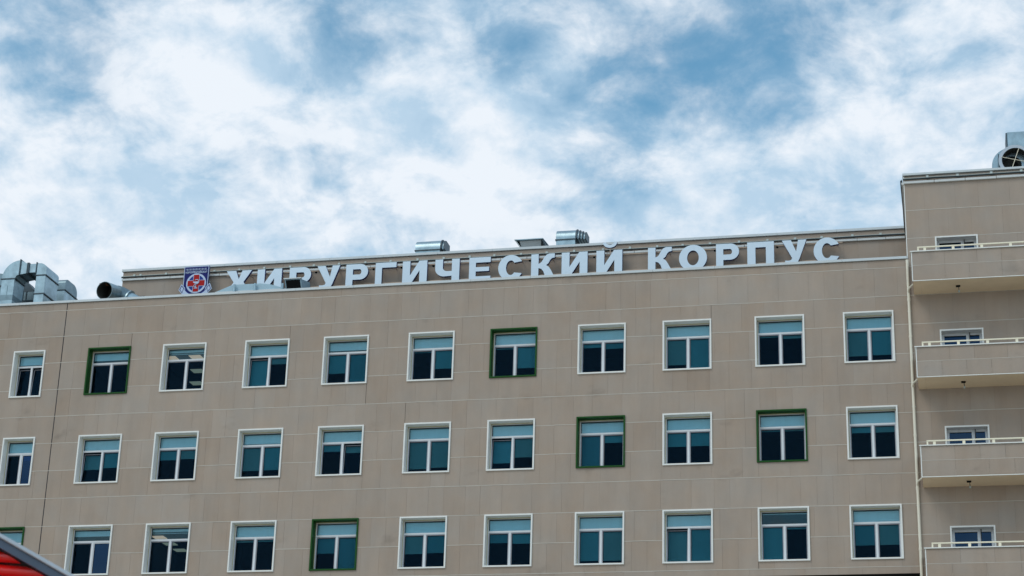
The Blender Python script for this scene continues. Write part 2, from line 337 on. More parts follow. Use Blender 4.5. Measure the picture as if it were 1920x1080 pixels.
def cut(rect, holes):
    """rect minus the window holes, as rectangles"""
    x0, x1, z0, z1 = rect; out_ = [rect]
    for hx0, hx1, hz0, hz1 in holes:
        nxt = []
        for a, b, c, d in out_:
            if hx1 <= a or hx0 >= b or hz1 <= c or hz0 >= d: nxt.append((a, b, c, d)); continue
            if a < hx0: nxt.append((a, hx0, c, d))
            if hx1 < b: nxt.append((hx1, b, c, d))
            m0, m1 = max(a, hx0), min(b, hx1)
            if hz1 < d: nxt.append((m0, m1, hz1, d))
            if c < hz0: nxt.append((m0, m1, c, hz0))
        out_ = nxt
    return [q for q in out_ if q[1]-q[0] > .02 and q[3]-q[2] > .02]
CAM = Vector((0, -72, 0))
def clad_area(parent, x0, x1, courses, y, holes, limit=300, forced=(), rnd=random.Random(3), view=None):
    """courses of panels with a pale profile in every horizontal joint"""
    panels = []
    for ci, (z0, z1) in enumerate(courses):
        x = x0; tone = rnd.uniform(-.04, .04)
        fs = sorted(f for f in forced if x0 < f[0] < x1 and not (z1 <= f[1]))
        while x < x1-.01:
            wdt = rnd.choice((.6, .6, .62, .88, 1.19, 1.19, .75))
            nx = min(x+wdt, x1)
            if x1-nx < .3: nx = x1
            for f, _ in fs:
                if x < f-.005 < nx or abs(nx-f) < .3 and x < f-.3: nx = f
            tone = max(-.11, min(.11, tone*.35+rnd.gauss(0, .024)))
            gap = rnd.choice((.0012, .0018, .0024)); gl = .02 if any(abs(x-f) < .003 for f, _ in fs) else gap; gr_ = .02 if any(abs(nx-f) < .003 for f, _ in fs) else gap
            rs = cut((x+gl, nx-gr_, z0+.012, z1-.012), holes)
            if rs: panels.append((rs, tone, rnd.uniform(-.003, .003)))
            x = nx
    def dist(p): r0 = p[0][0]; return (Vector((r0[0], y, r0[2]))-CAM).length
    def seen(p):
        r0 = p[0][0]; return view is None or view((r0[0]+r0[1])/2, (r0[2]+r0[3])/2)
    panels.sort(key=lambda p: (not seen(p), dist(p)))
    rest = MB()
    for k, (rs, tone, dy) in enumerate(panels):
        q = MB() if k < limit else rest
        q.ct = tone or .001
        for a, b, c, d in rs: q.box(a, b, y+dy, y+.022, c, d)
        if k < limit: q.build('cladding_panel', 'clad', parent, recalc=False)
    if rest.f: rest.build('cladding_panel', 'clad', parent, recalc=False, stuff=True)
def joints(parent, x0, x1, zs, y, holes, rnd=random.Random(9)):
    for z in zs:
        x = x0
        segs = []
        cutx = sorted([(h[0], h[1]) for h in holes if h[2] < z < h[3]])
        while x < x1-.01:
            nx = min(x+rnd.uniform(2.2, 3.1), x1); segs.append((x, nx)); x = nx
        for a, b in segs:
            dz = rnd.uniform(-.004, .004); dz2 = rnd.uniform(-.004, .004)
            parts = [(a, b)]
            for c0, c1 in cutx:
                parts = [p for s_ in parts for p in ([s_] if c1 <= s_[0] or c0 >= s_[1] else [(s_[0], c0), (c1, s_[1])]) if p[1]-p[0] > .01]
            for p0, p1 in parts:
                q = MB(); q.hexa(((p0, y-.006, z-.0115+dz), (p1, y-.006, z-.0115+dz2), (p1, y+.03, z-.0115+dz2), (p0, y+.03, z-.0115+dz)),
                       ((p0, y-.006, z+.0115+dz), (p1, y-.006, z+.0115+dz2), (p1, y+.03, z+.0115+dz2), (p0, y+.03, z+.0115+dz))); q.build('joint_profile', 'joint', parent, recalc=False)
SEAMS = [Z0-STEP*k for k in range(11)]
courses = [(Z0, 28.17)]+[(SEAMS[k+1], SEAMS[k]) for k in range(10)]+[(ZB, SEAMS[10])]
holes = [(a+.012, b-.012, c+.012, d-.012) for a, b, c, d, *_ in WIN]
def in_frame(x, z):
    v = Vector((x, 0, z))-Vector((0, -72.037, 0)); d = v.dot(fwd); u = v.dot(rgt)/d*3645.5; q = v.dot(upv)/d*3645.5
    return abs(u) < 965 and abs(q) < 545
clad_area(low, XL, XR, courses, 0.0, holes, 300, forced=[(-36.28, 17.24)], view=in_frame)
joints(low, XL, XR, SEAMS, 0.0, holes)
mb = MB(); mb.box(-36.292, -36.268, -.004, .03, 17.24, 28.16); mb.build('expansion_joint', 'gasket', low)

# parapet capping, in sheets
x = XL
while x < XR:
    nx = min(x+2.5, XR+.02); mb = MB()
    mb.box(x, nx-.004, -.065, .52, 28.175, 28.28); mb.build('parapet_capping', 'capm', low, bevel=.006); x = nx
mb = MB(); mb.box(XL, XR, .23, .50, 27.3, 28.17); mb.build('parapet', 'back', low)
mb = MB(); mb.box(XL, -36.5, .5, 16, 27.2, 27.4); mb.box(-36.5, XR, .5, YT, 27.2, 27.4); mb.build('roof', 'roof', low)

# ------------------------------------------------------------------ windows
BL = {(0, 0): (.85, .0, .0, 'tt'), (0, 1): (.72, .0, .0, ''), (0, 2): (.22, .0, .0, 'L'), (0, 3): (1, 1, .2, 't'), (0, 4): (.8, .62, 1, ''), (0, 5): (1, .03, .6, ''),
      (0, 6): (1, .04, .7, ''), (0, 7): (1, .12, .18, ''), (0, 8): (1, .82, 1, ''), (0, 9): (1, .04, .1, ''), (0, 10): (1, .78, .77, ''),
      (1, 0): (1, .0, .15, 'B'), (1, 1): (1, .52, .5, 't'), (1, 2): (1, .3, .28, ''), (1, 3): (.88, .76, .75, ''), (1, 4): (1, .2, .22, ' t'), (1, 5): (1, .88, .85, ''),
      (1, 6): (1, .76, .6, 't'), (1, 7): (1, 1, .22, ''), (1, 8): (1, .42, .42, ''), (1, 9): (1, .04, .04, ''), (1, 10): (1, .18, .18, ''),
      (2, 0): (1, .5, .5, ''), (2, 1): (.55, .0, .0, 'B'), (2, 2): (.28, .0, .0, 'L'), (2, 3): (1, .06, .05, ''), (2, 4): (1, .48, 1, ''), (2, 5): (1, .56, .54, ''),
      (2, 6): (1, .27, .3, ''), (2, 7): (1, .9, .9, ''), (2, 8): (1, 1, 1, 't'), (2, 9): (.1, 1, .05, ''), (2, 10): (1, .6, .6, '')}
GREEN = {(0, 1), (0, 6), (1, 7), (1, 9), (2, 0), (2, 4)}
DEPTH = .33
brnd = random.Random(4)
def ring(mb, x0, x1, z0, z1, t, y0, y1, tb=None):
    tb = t if tb is None else tb
    mb.box(x0, x1, y0, y1, z1-t, z1); mb.box(x0, x1, y0, y1, z0, z0+tb); mb.box(x0, x0+t, y0, y1, z0+tb, z1-t); mb.box(x1-t, x1, y0, y1, z0+tb, z1-t)
for (x0, x1, z0, z1, r, c) in WIN:
    wdt = x1-x0; gm = 'green' if (r, c) in GREEN else 'white'
    mb = MB(); t = .062
    ring(mb, x0, x1, z0, z1, t, -.055, .03)                                   # proud surround
    ring(mb, x0+.03, x1-.03, z0+.03, z1-.03, .032, .03, DEPTH+.08)            # lining of the reveal
    win = mb.build('window', gm, low, bevel=.004)
    if gm == 'green': win['label'] = 'dark green surround'
    a, b, e, f = x0+t, x1-t, z0+t, z1-t                                        # clear opening
    yf = DEPTH
    tz = f-.05-(f-e-.1)*.27                                                   # transom
    fr = MB(); ring(fr, a+.001, b-.001, e+.001, f-.001, .05, yf, yf+.07)
    fr.box(a+.05, b-.05, yf-.004, yf+.068, tz-.038, tz+.038); xm = (a+b)/2
    fr.box(xm-.042, xm+.042, yf-.008, yf+.066, e+.05, tz-.038); fr.build('frame', 'pvc', win, bevel=.004)
    if r == 0 and c == 2 or gm == 'green':
        pass
    q = MB(); q.box(a+.002, b-.002, yf-.03, yf-.009, f-.036, f-.002); q.box(a+.002, a+.024, yf-.03, yf-.009, e+.002, f-.037); q.build('packing_strip', 'pack', win)
    tb_, lb, rb, st = BL[(r, c)]
    cells = [(a+.05, b-.05, tz+.038, f-.05, tb_, 'glass'), (a+.05, xm-.042, e+.05, tz-.038, lb, 'mesh'), (xm+.042, b-.05, e+.05, tz-.038, rb, 'mesh')]
    for ci, (p, q, s, u, bl, gmn) in enumerate(cells):
        tilt = .0
        if ci == 1 and st[:1] == 't': tilt = .09
        if ci == 2 and st[1:2] == 't': tilt = .09
        open_blue = ci == 2 and 'B' in st
        bd = MB(); yy = yf+.018
        sw = .036 if ci else .012
        def P(x_, y_, z_):                                                     # sash leaning inwards at the top when tilted
            return (x_, y_+tilt*(z_-s)/(u-s)*1.6, z_-tilt*.35*(z_-s)/(u-s))
        def tbox(q_, xa, xb, ya, yb, za, zb):
            q_.hexa((P(xa, ya, za), P(xb, ya, za), P(xb, yb, za), P(xa, yb, za)), (P(xa, ya, zb), P(xb, ya, zb), P(xb, yb, zb), P(xa, yb, zb)))
        if ci:
            bd.cur = 0 if not open_blue else 1
            for z_ in ((s, p, q, s+sw), ): pass
            tbox(bd, p+.004, q-.004, yy, yy+.035, u-sw, u-.004); tbox(bd, p+.004, q-.004, yy, yy+.035, s+.004, s+sw)
            tbox(bd, p+.004, p+sw, yy, yy+.035, s+sw, u-sw); tbox(bd, q-sw, q-.004, yy, yy+.035, s+sw, u-sw)
            sash = bd.build('sash', ['sash', 'pvc'], win)
        else: sash = win
        if True:
            gk = MB(); tbox(gk, p+sw, q-sw, yy-.004, yy+.03, u-sw-(.022 if ci else .030), u-sw); tbox(gk, p+sw, p+sw+.014, yy-.004, yy+.03, s+sw, u-sw-.031); gk.build('gasket', 'gasket', win)
        gl = MB(); tbox(gl, p+sw-.004, q-sw+.004, yy+.012, yy+.018, s+sw-.004, u-sw+.004)
        gl.build('pane', 'blueglass' if open_blue else gmn, win)
        if bl > 0:
            bm_ = MB(); zb = u-sw-(u-s-2*sw)*bl; off = .055
            lean = random.uniform(-.008, .008)
            def B(x_, y_, z_): return P(x_, y_+off, z_)
            d0, d1 = (0, lean) if bl < .97 else (0, 0)
            bm_.hexa((B(p+.01, yy, zb+d0), B(q-.01, yy, zb+d1), B(q-.01, yy+.004, zb+d1), B(p+.01, yy+.004, zb+d0)), (B(p+.01, yy, u-.01), B(q-.01, yy, u-.01), B(q-.01, yy+.004, u-.01), B(p+.01, yy+.004, u-.01)))
            if bl < .97: bm_.hexa((B(p+.01, yy-.008, zb-.018+d0), B(q-.01, yy-.008, zb-.018+d1), B(q-.01, yy+.012, zb-.018+d1), B(p+.01, yy+.012, zb-.018+d0)), (B(p+.01, yy-.008, zb+d0), B(q-.01, yy-.008, zb+d1), B(q-.01, yy+.012, zb+d1), B(p+.01, yy+.012, zb+d0)))
            bm_.build('blind', 'blind' if ci == 0 else brnd.choice(('blind2', 'blind2', 'blind3', 'blind4')), win)
        if (r, c) in ((0, 0), (0, 1), (0, 2), (2, 2)) and ci == 0:              # slatted head of a blind showing as bands
            for k in range(2 if c != 1 else 1):
                s_ = MB(); zq = u-(u-s)*(.62+.14*k) if c < 2 else u-(u-s)*(.30+.16*k); s_.box(p+.01, q-.01, yy+.06, yy+.066, zq-.012, zq+.012); s_.build('blind_slat', 'blind', win)
    # room behind
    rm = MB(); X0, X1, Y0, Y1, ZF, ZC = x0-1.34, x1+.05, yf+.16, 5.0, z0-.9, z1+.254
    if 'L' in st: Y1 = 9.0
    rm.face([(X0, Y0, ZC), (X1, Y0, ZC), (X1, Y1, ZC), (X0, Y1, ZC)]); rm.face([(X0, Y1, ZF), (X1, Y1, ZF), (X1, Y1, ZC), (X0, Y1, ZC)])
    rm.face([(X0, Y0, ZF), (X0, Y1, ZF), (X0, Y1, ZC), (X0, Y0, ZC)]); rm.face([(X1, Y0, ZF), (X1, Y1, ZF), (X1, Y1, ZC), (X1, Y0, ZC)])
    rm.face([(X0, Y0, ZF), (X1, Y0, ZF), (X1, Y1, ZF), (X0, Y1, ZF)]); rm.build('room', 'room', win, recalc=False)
    if 'L' in st:
        spots = [(-32.33, 2.42), (-31.2, 2.42), (-31.84, 4.26), (-32.54, 5.94)] if r == 0 else [(-32.5, 3.3), (-32.5, 4.5), (-32.5, 5.7)]
        for dx, dy in spots:
            lm_ = MB(); lm_.box(dx-.26, dx+.26, dy-.24, dy+.24, ZC-.03, ZC-.006); lm_.build('ceiling_light', 'lamp', win)

# ------------------------------------------------------------------ tall block: upper wall and tower
UX0, UX1 = -36.40, -0.98
mb = MB()
mb.box(UX0+.03, UX1, YT+.03, YT+.28, 27.4, 31.6)                       # upper wall
mb.box(UX0+.03, UX0+.28, YT+.28, 20, 27.4, 31.6); mb.build('wall', 'back', tall)
mb = MB(); dh = [(a+.05, b-.05, c, d-.05) for a, b, c, d in DOORS]
wall_grid(mb, -.95, 9, GZ, 31.6, .03, dh); mb.box(-.95, -.75, .23, 20, 27.4, 31.6); mb.build('tower_wall', 'back', tall)
S2 = [Z0+STEP*k for k in (3, 2, 1, 0)]+SEAMS[1:]
tc_ = [(Z0+3*STEP, ZTOP-.05)]+[(S2[k+1], S2[k]) for k in range(len(S2)-1)]+[(13.5, SEAMS[10])]
clad_area(tall, UX0, UX1, [(27.5, 27.845), (27.845, 29.026), (29.026, 30.207), (30.207, 31.388), (31.388, 31.66)], YT, [], 110,
          rnd=random.Random(21), view=lambda x, z: z > 30.0)
joints(tall, UX0, UX1, [30.207, 31.388], YT, [])
dholes = [(a+.012, b-.012, c, d-.012) for a, b, c, d in DOORS]
def tview(x, z): return x < 3.9 and z > 15.5
clad_area(tall, XR, 9.0, tc_, 0.0, dholes, 120, rnd=random.Random(33), view=tview)
joints(tall, XR, 9.0, S2, 0.0, dholes)
# gable ends
for (px, y0_, y1_, z0_) in ((UX0, YT+.022, 20, 27.4), (XR, .022, YT, 28.3)):
    y = y0_; rr_ = random.Random(5)
    while y < y1_:
        ny = min(y+1.2, y1_)
        for za, zb in ((z0_, 29.026), (29.026, 30.207), (30.207, 31.388), (31.388, 31.66)):
            q = MB(); q.ct = rr_.gauss(0, .04) or .001; q.box(px, px+.022, y+.004, ny-.004, za+.01, zb-.01); q.build('cladding_panel', 'clad', tall, recalc=False)
        y = ny
mb = MB(); mb.box(XR-.02, XR+.012, -.014, .02, 28.29, ZTOP-.05); mb.build('corner_profile', 'white', tall)
mb = MB(); mb.box(XR-.05, XR+.0, .53, YT-.003, 28.29, 28.32); mb.build('flashing', 'capm', tall)
# cappings
x = UX0-.05
while x < UX1-.02:
    nx = min(x+2.5, UX1-.02); mb = MB(); mb.box(x, nx-.004, YT-.075, YT+.45, ZTOP-.05, ZTOP+.065); mb.build('parapet_capping', 'capm', tall, bevel=.006); x = nx
mb = MB(); mb.box(UX0-.05, UX0+.4, YT+.453, 20, ZTOP-.05, ZTOP+.065); mb.build('parapet_capping', 'capm', tall, bevel=.006)
x = XR-.05
while x < 9:
    nx = min(x+2.5, 9); mb = MB(); mb.box(x, nx-.004, -.075, .45, ZTOP-.028, ZTOP+.065); mb.build('parapet_capping', 'capm', tall, bevel=.006); x = nx
mb = MB(); mb.box(XR-.05, XR+.4, .453, YT-.08, ZTOP-.028, ZTOP+.065); mb.build('parapet_capping', 'capm', tall, bevel=.006)
mb = MB(); mb.box(UX0+.28, UX1, YT+.28, 20, 30.9, 31.05); mb.box(-.75, 9, .23, 20, 30.9, 31.05); mb.build('roof', 'roof', tall)
mb = MB(); mb.box(8.98, 9.2, .23, 20, GZ, 31.6); mb.box(UX0, 9.2, 20, 20.2, GZ, 31.6); mb.build('rear_wall', 'clad', tall)

# conduit, trunking and brackets below the capping (heating cable run)
bk = MB(); bk.box(-.05, .05, -.10, 0, -.055, .055); bk.cur = 0; bk.box(-.09, .03, -.06, -.02, -.03, .0)
bko = bk.build('bracket', 'bracket', tall, bevel=.004); bk_me = bko.data
def cable_run(p0, p1, z, off, first=False):
    p0 = Vector(p0); p1 = Vector(p1); d = (p1-p0); Ln = d.length; d.normalize(); nrm = Vector((d.y, -d.x, 0))   # outward
    ang = math.atan2(d.y, d.x)
    pts = []; k = 0
    while k*1.2 < Ln: pts.append(p0+d*k*1.2+nrm*(.11+.006*math.sin(k*2.1))+Vector((0, 0, z+random.uniform(-.008, .008)))); k += 1
    pts.append(p1+nrm*.11+Vector((0, 0, z)))
    q = MB(); q.tube(pts, .036, 8); q.build('conduit', 'conduit', tall, smooth=True)
    q = MB(); q.tube([p+Vector((0, 0, .055))-nrm*.03 for p in pts], .016, 8); q.build('conduit', 'bracket', tall, smooth=True)
    s_ = 0
    while s_ < Ln-.05:
        e_ = min(s_+1.19, Ln); a_ = p0+d*(s_+.008); b_ = p0+d*(e_-.008); dz = random.uniform(-.006, .006)
        q = MB(); A = [a_+nrm*.005, b_+nrm*.005, b_+nrm*.10, a_+nrm*.10]
        q.hexa([v+Vector((0, 0, z-.165+dz)) for v in A], [v+Vector((0, 0, z-.065+dz)) for v in A]); q.build('cable_trunking', 'trunk', tall, bevel=.008)
        s_ = e_
    t_ = .95
    while t_ < Ln-.05:
        o_ = link_mesh('bracket', bk_me, tall, p0+d*(t_+random.uniform(-.06, .06))+nrm*.035+Vector((0, 0, z+.06+random.uniform(-.008, .008)))); o_.rotation_euler.z = ang; t_ += 1.19
cable_run((UX0-.02, YT, 0), (UX1-.12, YT, 0), 31.375, 0)
cable_run((XR-.02, 0, 0), (9, 0, 0), 31.50, 0)
cable_run((XR, YT-.1, 0), (XR, -.05, 0), 31.47, 0)
bko.location = (UX0+.6, YT-.035, 31.43)

# downpipe
mb = MB(); mb.tube([(-1.0, -.09, 28.10), (-1.0, -.09, GZ)], .055, 14); dp = mb.build('downpipe', 'cream', low, smooth=True)
for z in (26.4, 24.9, 22.9, 20.95, 18.9, 16.6):
    q = MB(); q.tube([(-1.0, -.09, z), (-1.0, -.09, z+.10)], .064, 14); q.build('pipe_socket', 'cream', low, smooth=True)
for zb in (26.88, 23.04, 19.2):
    q = MB(); q.tube([(-1.0, -.15, zb-.12), (-.97, -.30, zb-.04), (-.80, -.55, zb+.03)], .035, 10); q.build('drain_spout', 'cream', low, smooth=True)
    q = MB(); q.box(-1.07, -.93, -.04, .01, zb-.9, zb-.86); q.build('pipe_clip', 'bracket', low)

# balconies
BX0, BX1, BD = -.80, 8.0, 1.55
def balcony(zt):
    zb = zt-1.19
    b = MB(); b.box(BX0+.03, BX1, -BD+.03, -BD+.15, zb+.02, zt-.03); b.box(BX0+.03, BX0+.15, -BD+.15, 0, zb+.02, zt-.03); b.box(BX0+.15, BX1, -BD+.15, -.0, zb+.25, zb+.42)
    bal = b.build('balcony', 'back', tall)
    seam = zt-.585; rr_ = random.Random(int(zt*10))
    for z0_, z1_ in ((zb+.022, seam-.006), (seam+.006, zt-.055)):
        x = BX0+.015
        while x < BX1:
            nx = min(x+rr_.choice((1.2, 1.2, .9)), BX1); q = MB(); q.ct = rr_.gauss(0, .03) or .001
            q.box(x+.003, nx-.003, -BD+rr_.uniform(-.002, .002), -BD+.03, z0_, z1_); q.build('cladding_panel', 'clad', bal, recalc=False); x = nx
        q = MB(); q.ct = .01; q.box(BX0, BX0+.03, -BD+.03, -.03, z0_, z1_); q.build('side_panel', 'clad', bal)
    q = MB(); q.box(BX0+.02, BX1, -BD-.005, -BD+.02, seam-.0085, seam+.0085); q.build('joint_profile', 'joint', bal)
    q = MB(); q.box(BX0-.02, BX0+.016, -BD-.014, -BD+.02, zb, zt-.04); q.build('corner_profile', 'white', bal)
    q = MB(); q.box(BX0-.02, BX1, -BD-.014, -BD+.025, zb-.03, zb+.0); q.build('drip_profile', 'white', bal)
    q = MB(); q.box(BX0-.06, BX1, -BD-.055, -BD+.19, zt-.04, zt+.0); q.box(BX0-.06, BX0+.19, -BD+.19, -.0, zt-.04, zt+.0); q.build('capping', 'white', bal, bevel=.004)
    q = MB(); q.box(BX0+.3, BX1, -BD+.028, -.002, zb-.006, zb+.245); q.box(BX0+.012, BX0+.296, -BD+.028, -.002, zb-.006, zb+.245); q.build('soffit', 'soffit', bal)
    rl = MB(); rz = zt+.20; ry = -BD+.07
    rl.box(BX0+.22, BX1, ry-.025, ry+.025, rz-.05, rz); rl.box(BX0+.22, BX0+.27, ry+.025, -.05, rz-.05, rz)
    rail = rl.build('railing', 'railp', bal, bevel=.006)
    for px in [BX0+.25, BX0+.50]+[BX0+.50+1.06*k for k in range(1, 8)]:
        wd2 = .03 if px < BX0+.3 else .05
        q = MB(); q.box(px-wd2, px+wd2, ry-.012, ry+.012, zt+.002, rz-.05); q.box(px-wd2-.02, px+wd2+.02, ry-.03, ry+.03, zt, zt+.012); q.build('post', 'railp', rail)
    # little lamp hanging under the slab
    return bal
TOPS = [27.87, 24.03, 20.19, 16.35]
for zt in TOPS: balcony(zt)
for k, zt in enumerate(TOPS[:3]):
    zb = zt-1.196; bulb = thing('balcony_lamp', 'small dark bulb lamp hanging under the soffit of the ' + ['topmost balcony', 'second balcony from the top', 'third balcony from the top'][k], 'lamp', (.87, -.78, zb), 'lamps under the balcony soffits')
    q = MB(); q.box(-.08, .08, -.05, .05, -.05, 0); q.build('base', 'black', bulb)
    q = MB(); q.tube([(.02, 0, -.05), (.03, 0, -.20)], .014, 8); q.build('stem', 'conduit', bulb)
    q = MB(); q.tube([(.03, 0, -.19), (.03, 0, -.21), (.03, 0, -.25), (.03, 0, -.28)], [.02, .04, .04, .015], 10); q.build('bulb', 'bracket', bulb, smooth=True)

# balcony doors
for (x0, x1, z0, z1) in DOORS:
    mb = MB(); t = .062
    for q_, (ya, yb, tt, i0) in enumerate(((-.045, .03, t, 0), (.03, .42, .032, .03))):
        mb.box(x0+i0, x1-i0, ya, yb, z1-i0-tt, z1-i0); mb.box(x0+i0, x0+i0+tt, ya, yb, z0, z1-i0-tt); mb.box(x1-i0-tt, x1-i0, ya, yb, z0, z1-i0-tt)
    dr = mb.build('balcony_door', 'white', tall, bevel=.004)
    a, b, f = x0+t, x1-t, z1-t; yf = .34; xm = a+(b-a)*.66
    fr = MB(); fr.box(a, b, yf, yf+.07, f-.09, f); fr.box(a, a+.10, yf, yf+.07, z0, f-.09); fr.box(b-.09, b, yf, yf+.07, z0, f-.09); fr.box(xm-.075, xm+.045, yf-.004, yf+.066, z0, f-.09); fr.build('frame', 'pvc', dr, bevel=.004)
    q = MB(); q.box(xm+.047, xm+.075, yf-.06, yf+.05, z0, f-.002); q.build('edge', 'gasket', dr)
    for p, q_ in ((a+.10, xm-.075), (xm+.075, b-.09)):
        g_ = MB(); g_.box(p-.004, q_+.004, yf+.03, yf+.036, z0, f-.085); g_.build('pane', 'blueglass', dr)
        g_ = MB(); g_.box(p-.002, q_+.002, yf+.012, yf+.028, f-.115, f-.092); g_.build('gasket', 'gasket', dr)
    rm = MB(); X0, X1, Y0, Y1, ZF, ZC = x0-.3, x1+.6, yf+.1, 5, z0, z1+.1
    rm.face([(X0, Y0, ZC), (X1, Y0, ZC), (X1, Y1, ZC), (X0, Y1, ZC)]); rm.face([(X0, Y1, ZF), (X1, Y1, ZF), (X1, Y1, ZC), (X0, Y1, ZC)])
    rm.face([(X0, Y0, ZF), (X0, Y1, ZF), (X0, Y1, ZC), (X0, Y0, ZC)]); rm.face([(X1, Y0, ZF), (X1, Y1, ZF), (X1, Y1, ZC), (X1, Y0, ZC)]); rm.build('room', 'room', dr, recalc=False)

# ------------------------------------------------------------------ sign letters
LT, LH = 31.235, 1.13; LB = LT-LH; LY = 4.93
def glyph(ch, w):
    t = .345*min(1, w/1.1); b = .245; H = LH; c = []
    if ch == 'Х':
        a = .45; k = .235; return [[(0, H), (a, H), (w/2, H*.64), (w-a, H), (w, H), (w/2+k, H*.51), (w+.02, 0), (w-a+.02, 0), (w/2, H*.36), (a-.02, 0), (-.02, 0), (w/2-k, H*.51)]]
    if ch in 'ИЙ': return [[(0, 0), (0, H), (t, H), (t, H*.40), (w-t-.02, H), (w, H), (w, 0), (w-t, 0), (w-t, H*.60), (t+.02, 0)]]
    if ch == 'Г': return [[(0, 0), (0, H), (w, H), (w, H-.24), (t, H-.24), (t, 0)]]
    if ch == 'П': return [[(0, 0), (0, H), (w, H), (w, 0), (w-t, 0), (w-t, H-.25), (t, H-.25), (t, 0)]]
    if ch == 'Е': return [[(0, 0), (0, H), (w, H), (w, H-b), (t, H-b), (t, H*.5+.11), (w-.06, H*.5+.11), (w-.06, H*.5-.09), (t, H*.5-.09), (t, b), (w+.01, b), (w+.01, 0)]]
    if ch == 'Р':
        rz = .37; cz = H-rz; cx_ = w-rz
        return [[(0, 0), (0, H)]+arc(cx_, cz, rz, rz, 90, -90)+[(t, H-2*rz), (t, 0)], [(t, H-b), (t, H-2*rz+b)]+arc(cx_-.02, cz, rz-t+.03, rz-b, -90, 90)]
    if ch == 'О':
        return [arc(w/2, H/2, w/2, H/2+.03, 0, 360, 40)[:-1], arc(w/2, H/2, w/2-t-.005, H/2-.225, 0, 360, 36)[:-1]]
    if ch == 'С':
        o_ = arc(w/2, H/2, w/2, H/2+.03, 28, 332, 36); i_ = arc(w/2, H/2, w/2-t-.005, H/2-.225, 318, 42, 28); return [o_+i_]
    if ch == 'Ч':
        return [[(0, H), (t, H), (t, H*.66)]+arc(t+.20, H*.66, .20, H*.66-H*.50, 180, 270, 6)+[(w-t, H*.50), (w-t, H), (w, H), (w, 0), (w-t, 0), (w-t, H*.30)]+arc(.42, H*.62, .42, H*.62-H*.285, 265, 180, 9)]
    if ch == 'К':
        return [[(0, 0), (0, H), (t, H), (t, H*.60)]+[(t+.07, H*.62), (t+.15, H*.69), (t+.25, H*.86), (t+.35, H*.96), (t+.46, H), (w, H), (w, H-.19), (w-.12, H-.215), (w-.2, H*.74), (w-.28, H*.60), (w-.38, H*.53), (w-.26, H*.46), (w-.17, H*.33), (w+.02, 0), (w-t-.06, 0), (t+.22, H*.28), (t+.12, H*.39), (t, H*.42), (t, 0)]]
    if ch == 'У':
        return [[(0, H), (.38, H), (w*.58, H*.53), (w-.34, H), (w+.01, H), (w*.70, H*.22), (w*.62, H*.09), (w*.50, H*.015), (w*.36, -.01), (w*.12, .01), (w*.12, .215), (w*.27, .20), (w*.37, .235), (w*.41, .31)]]
LET = [('Х',-31.15,-29.95),('И',-29.67,-28.52),('Р',-28.15,-27.14),('У',-26.86,-25.81),('Р',-25.51,-24.49),('Г',-24.15,-23.19),('И',-22.9,-21.78),('Ч',-21.41,-20.31),('Е',-19.87,-18.91),('С',-18.56,-17.44),('К',-17.09,-16.05),('И',-15.74,-14.6),('Й',-14.21,-13.08),('К',-11.96,-10.93),('О',-10.62,-9.42),('Р',-9.03,-8.05),('П',-7.7,-6.57),('У',-6.23,-5.21),('С',-4.91,-3.79)]
sign = thing('rooftop_sign', 'row of pale blue Cyrillic block letters reading ХИРУРГИЧЕСКИЙ КОРПУС along the upper wall', 'sign', (-17.5, LY, LB))
def rel(o, par):                       # parent while keeping the world place
    o.parent = par; o.location = -par.location; return o
for ch, a, b in LET:
    lo = shape2d('letter', [[(a+x_, LB+z_) for x_, z_ in lp] for lp in glyph(ch, b-a)], LY, .16, 'letter', 'lside', None)
    rel(lo, sign)
    if ch == 'Й':
        cx_ = -13.62; bo = shape2d('breve', [arc(cx_, 31.60, .31, .25, 180, 360, 16)+arc(cx_, 31.60, .17, .12, 360, 180, 14)], LY, .13, 'letter', 'lside', None); bo.parent = lo
        q = MB(); q.box(cx_-.012, cx_+.012, LY+.05, LY+.08, 31.1, 31.4); q.build('stalk', 'warm', None).parent = lo
for z in (31.08, 30.32):
    for xa, xb in ((-31.2, -3.7),):
        q = MB(); q.box(xa, xb, LY+.16, LY+.19, z-.014, z+.014); rel(q.build('rail', 'warm', None), sign)
k = 0
for ch, a, b in LET:
    for u_ in (a+.12, b-.15):
        q = MB(); q.box(u_, u_+.03, LY+.19, YT-.005, 31.065, 31.095); rel(q.build('standoff', 'warm', None), sign)
for x_ in (-26.97, -24.3, -23.0, -21.55, -19.1, -17.2, -14.35, -8.1-1.0, -6.45):
    q = MB(); q.tube([(x_, LY+.21, 31.03), (x_+.02, LY+.10, 30.99)], .05, 10); rel(q.build('spotlight', 'black', None, smooth=True), sign)

# ------------------------------------------------------------------ emblem
EY = LY
em = thing('emblem_sign', 'navy shield emblem with a white-ringed red cross and ribbon, left of the rooftop letters', 'sign', (-32.6, EY, 30.2))
def e2(name, loops, dy, dep, m1, m2=None): return rel(shape2d(name, loops, EY-dy, dep, m1, m2 or m1, None), em)
x0, x1, zt = -33.19, -32.03, 31.56; ex, ez = -32.575, 30.735
sh_ = [(x0, zt), (x1, zt), (x1, 30.55)]+arc(ex-.035, 30.55, .58, .45, 0, -180, 16)+[(x0, 30.55)]
e2('backing', [[(x0-.012, zt+.015), (x1+.012, zt+.015), (x1+.012, 30.3), (ex, 29.95), (x0-.012, 30.3)]], .0, .14, 'ewhite', 'lside')
e2('field', [[(x0+.02, zt-.03), (x1-.02, zt-.03), (x1-.02, 30.33), (ex, 29.99), (x0+.02, 30.33)]], .008, .008, 'navy')
e2('ring', [arc(ex, ez, .475, .475, 0, 360, 40)[:-1], arc(ex, ez, .385, .385, 0, 360, 40)[:-1]], .016, .008, 'ewhite')
e2('disc', [arc(ex, ez, .385, .385, 0, 360, 40)[:-1]], .012, .004, 'blue')
